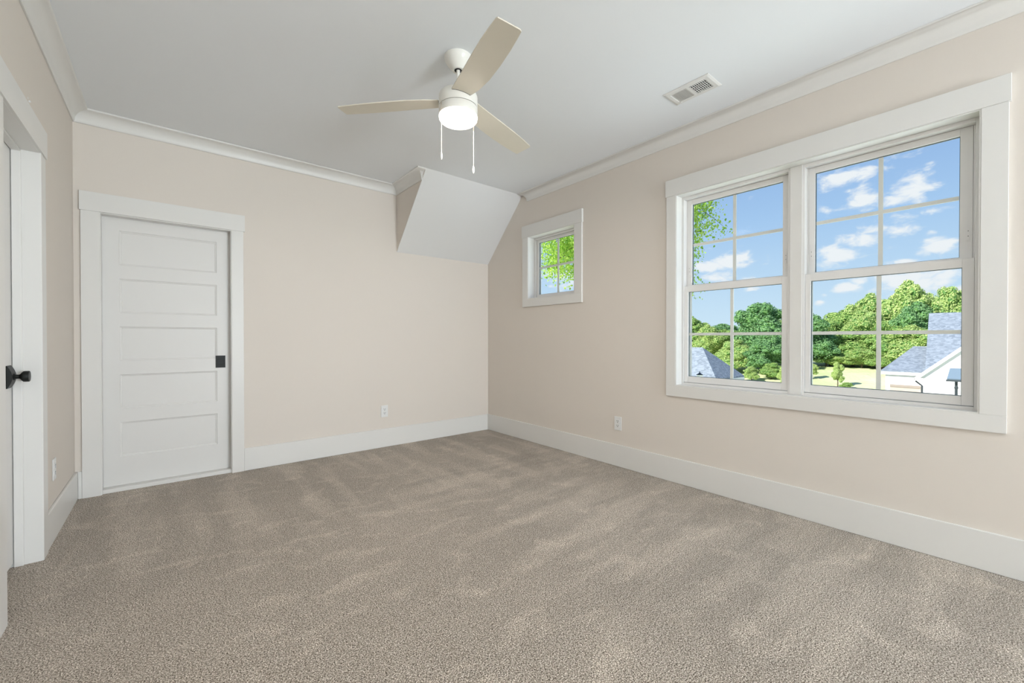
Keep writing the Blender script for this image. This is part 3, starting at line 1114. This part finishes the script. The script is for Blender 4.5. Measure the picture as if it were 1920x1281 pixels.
# far wood ridge that closes the horizon
for i, (x, y, zt_, tn) in enumerate(((72, 40, 3.4, 1), (74, 33, 3.6, 0), (72, 27, 3.6, 1), (70, 21, 4.2, 1), (72, 15, 5.0, 1), (73, 9, 5.5, 2), (74, 2, 6.0, 1), (74, -4, 6.0, 1))):
    tree(x, y, zt_, tn, i % 3, 1.5, i * 1.1, 'distant green tree of the far wood behind the nearer trees', 'far wood trees hidden behind the nearer ones')

# ---- near tree beside the house
rnd = random.Random(7)
nt_ = tag(empty('leafy_tree', (9.6, 6.9, G)), 'large nearby tree with bright yellow green leaves seen through the small window', 'tree')
w = MB()
w.tube([(9.6, 6.9, G), (9.65, 6.95, 0), (9.55, 6.85, 3), (9.6, 6.9, 5.5), (9.5, 7.0, 7.6)], [.24, .19, .15, .10, .04], 12)
w.build('trunk', M['bark'], nt_)
lw = MB()
bw = MB()
centres = []
for i in range(44):
    a = rnd.uniform(0, 2 * math.pi)
    z0 = rnd.uniform(3.25, 6.2)
    ln = rnd.uniform(1.4, 2.4)
    p = Vector((9.6, 6.9, z0))
    d = Vector((math.cos(a), math.sin(a), rnd.uniform(.0, .35)))
    pts = [p]
    for k in range(6):
        p = p + d * ln / 6
        d = (d + Vector((rnd.gauss(0, .12), rnd.gauss(0, .12), rnd.gauss(0, .08) - .05))).normalized()
        pts.append(p)
        if k > 0:
            for j in range(3):
                s = Vector((rnd.gauss(0, 1), rnd.gauss(0, 1), rnd.gauss(0, .6) - .35)).normalized()
                q = p + s * rnd.uniform(.35, .75)
                bw.tube([p, (p + q) / 2 + Vector((0, 0, .03)), q], [.010, .007, .003], 5)
                centres.append((q, .30))
                centres.append(((p + q) / 2, .22))
    bw.tube(pts, [.05, .042, .034, .026, .02, .014, .006], 7)
bw.build('branch', M['bark'], nt_)


def leaf(w, p, s, up):
    a = Vector((rnd.gauss(0, .7), rnd.gauss(0, .7), -1 + rnd.gauss(0, .5))).normalized()
    n = Vector((rnd.gauss(0, 1), rnd.gauss(0, 1), rnd.gauss(0, 1) + .5))
    b = a.cross(n)
    if b.length < .01:
        return
    b.normalize()
    n = b.cross(a)
    w.add([p, p + a * s * .35 + b * s * .40 + n * s * .12, p + a * s * .75 + b * s * .28 + n * s * .10, p + a * s * 1.1, p + a * s * .75 - b * s * .28 + n * s * .10, p + a * s * .35 - b * s * .40 + n * s * .12, p + a * s * .5],
          [(0, 1, 6), (1, 2, 6), (2, 3, 6), (3, 4, 6), (4, 5, 6), (5, 0, 6)], 0)


for c, r in centres:
    for k in range(48):
        p = c + Vector((rnd.gauss(0, 1), rnd.gauss(0, 1), rnd.gauss(0, 1))) * r * .5
        leaf(lw, p, rnd.uniform(.040, .078), 0)
lw.build('foliage', M['leaf_near'], nt_)

# ---- right hand neighbour house
h = tag(empty('house', (28, 2.5, G)), 'white neighbour house with grey gabled roofs and a garage, right window', 'house')
w = MB()
w.box(26.12, 30, 2.3, 4.05, G, -.46)                          # garage block
w.box(27.6, 33, -6, 2.75, G, 0.30)
w.add([(24.66, 2.62, G), (24.66, -2.6, G), (24.66, -2.6, -.43), (24.66, 0.0, 2.17), (24.66, 2.62, -.43),
       (27.7, 2.62, G), (27.7, -2.6, G), (27.7, -2.6, -.55), (27.7, 0.0, 2.05), (27.7, 2.62, -.55)],
      [(0, 1, 2, 3, 4), (5, 9, 8, 7, 6), (0, 4, 9, 5), (1, 6, 7, 2)])
w.build('wall', M['siding'], h)


def roofslab(w, pts, th=.12, mi=0):
    n = len(pts)
    lo = [(p[0], p[1], p[2] - th) for p in pts]
    w.add(list(pts) + lo, [tuple(range(n)), tuple(range(n, 2 * n))[::-1]] + [(i, (i + 1) % n, n + (i + 1) % n, n + i) for i in range(n)], mi)


w = MB()
roofslab(w, [(26.0, 4.19, -.37), (26.0, 2.4, -.37), (29.0, 2.4, .73), (29.0, 3.43, .73)])
roofslab(w, [(26.0, 4.19, -.37), (29.0, 3.43, .73), (32, 4.19, -.37)])
w.build('garage_roof', M['shingle'], h)
w = MB()
roofslab(w, [(26.0, 2.70, -.27), (26.0, -6, -.27), (30.3, -6, 2.42), (30.3, 3.02, 2.42)])
roofslab(w, [(30.3, 3.02, 2.42), (30.3, -6, 2.42), (33.5, -6, .36), (33.5, 2.74, .36)])
w.build('main_roof', M['shingle'], h)
w = MB()
roofslab(w, [(24.55, 2.80, -.50), (24.55, 0, 2.26), (29.8, 0, 2.26), (28.0, 2.80, -.50)], .05)
roofslab(w, [(24.55, 0, 2.26), (24.55, -2.8, -.50), (28.0, -2.8, -.50), (29.8, 0, 2.26)], .05)
w.build('gable_roof', M['shingle'], h)
w = MB()
roofslab(w, [(24.52, 2.86, -.53), (24.52, 0, 2.29), (24.655, 0, 2.29), (24.655, 2.86, -.53)], .17)
roofslab(w, [(24.52, 0, 2.24), (24.52, -2.86, -.58), (24.9, -2.86, -.58), (24.9, 0, 2.24)], .16)
w.box(25.98, 26.04, 2.75, 4.2, -.56, -.43)
w.build('rake_board', M['siding'], h)
gd = MB()
gd.box(26.08, 26.118, 2.85, 3.88, G + .01, -1.02, 0)
gd.box(26.05, 26.08, 2.85, 3.88, -1.13, -1.02, 1)
for z in (-1.5, -2.0, -2.5):
    gd.box(26.075, 26.08, 2.85, 3.88, z - .02, z + .02, 1)
gd.build('garage_door', [M['garage'], M['lintel']], h)
w = MB()
w.tube([(24.60, 2.86, -.58), (24.62, 2.84, -.70), (24.75, 2.72, -.84), (24.80, 2.665, -.90), (24.80, 2.665, G + .02)], .032, 8)
w.build('downspout', M['darkmetal'], h)

# ---- panel on a post
p_ = tag(empty('solar_lamp', (20, 1.32, G)), 'small tilted blue grey panel on a dark post before the white house', 'lamp post')
w = MB()
w.add([(19.75, 1.54, -.20), (19.75, .92, -.20), (20.15, .92, .13), (20.15, 1.50, .13), (19.78, 1.54, -.26), (19.78, .92, -.26), (20.18, .92, .07), (20.18, 1.50, .07)],
      [(0, 1, 2, 3), (7, 6, 5, 4), (0, 4, 5, 1), (1, 5, 6, 2), (2, 6, 7, 3), (3, 7, 4, 0)])
w.build('panel', M['panel'], p_)
w = MB()
w.box(19.73, 19.77, .92, 1.56, -.29, -.235)
w.build('panel_rim', M['darkmetal'], p_)
w = MB()
w.tube([(19.95, 1.34, G), (19.95, 1.34, -.10)], .035, 8)
for k in range(7):
    w.lathe([(.036, -.45 - k * .4), (.05, -.5 - k * .4), (.036, -.55 - k * .4)], (19.95, 1.34, 0), 'z', 8)
w.build('post', M['darkmetal'], p_)

# ---- left hand neighbour house (hip roof)
h2 = tag(empty('house', (19.5, 11.5, G)), 'low white neighbour house with a grey hip roof, left window', 'house')
w = MB()
w.box(18.35, 20.5, 8.55, 15.5, G, -.72)
w.build('wall', M['siding'], h2)
w = MB()
A, B_, C_, D_ = (18.0, 8.22, -.61), (20.8, 8.22, -.61), (20.8, 16, -.61), (18.0, 16, -.61)
r1, r2 = (19.4, 9.50, .70), (19.4, 14.6, .70)
roofslab(w, [A, r1, r2, D_], .06)
roofslab(w, [B_, r1, A], .06)
roofslab(w, [C_, r2, r1, B_], .06)
roofslab(w, [D_, r2, C_], .06)
w.build('hip_roof', M['shingle'], h2)
w = MB()
w.box(17.98, 18.02, 8.2, 16, -.80, -.67).box(18.0, 20.8, 8.2, 8.24, -.80, -.67).box(18.02, 18.36, 8.24, 16, -.74, -.69)
w.build('fascia', M['siding'], h2)

# ---- lantern on a post in front of the hip roof
l_ = tag(empty('street_lantern', (12.0, 5.96, G)), 'small dark lantern on a post in front of the grey hip roof', 'lantern')
w = MB()
w.lathe([(.035, G), (.03, -.12), (.05, -.11)], (12, 5.96, 0), 'z', 12)
w.build('post', M['darkmetal'], l_)
w = MB()
w.lathe([(.05, -.11), (.055, -.08), (.03, -.078)], (12, 5.96, 0), 'z', 12)
w.build('lantern_base', M['darkmetal'], l_)
w = MB()
w.lathe([(.098, .052), (.09, .062), (.03, .10), (.012, .115), (.008, .16), (.0, .16)], (12, 5.96, 0), 'z', 16)
w.build('lantern_cap', M['darkmetal'], l_)
w = MB()
w.lathe([(.052, -.078), (.085, .05)], (12, 5.96, 0), 'z', 12)
w.build('lantern_glass', M['plate'], l_)
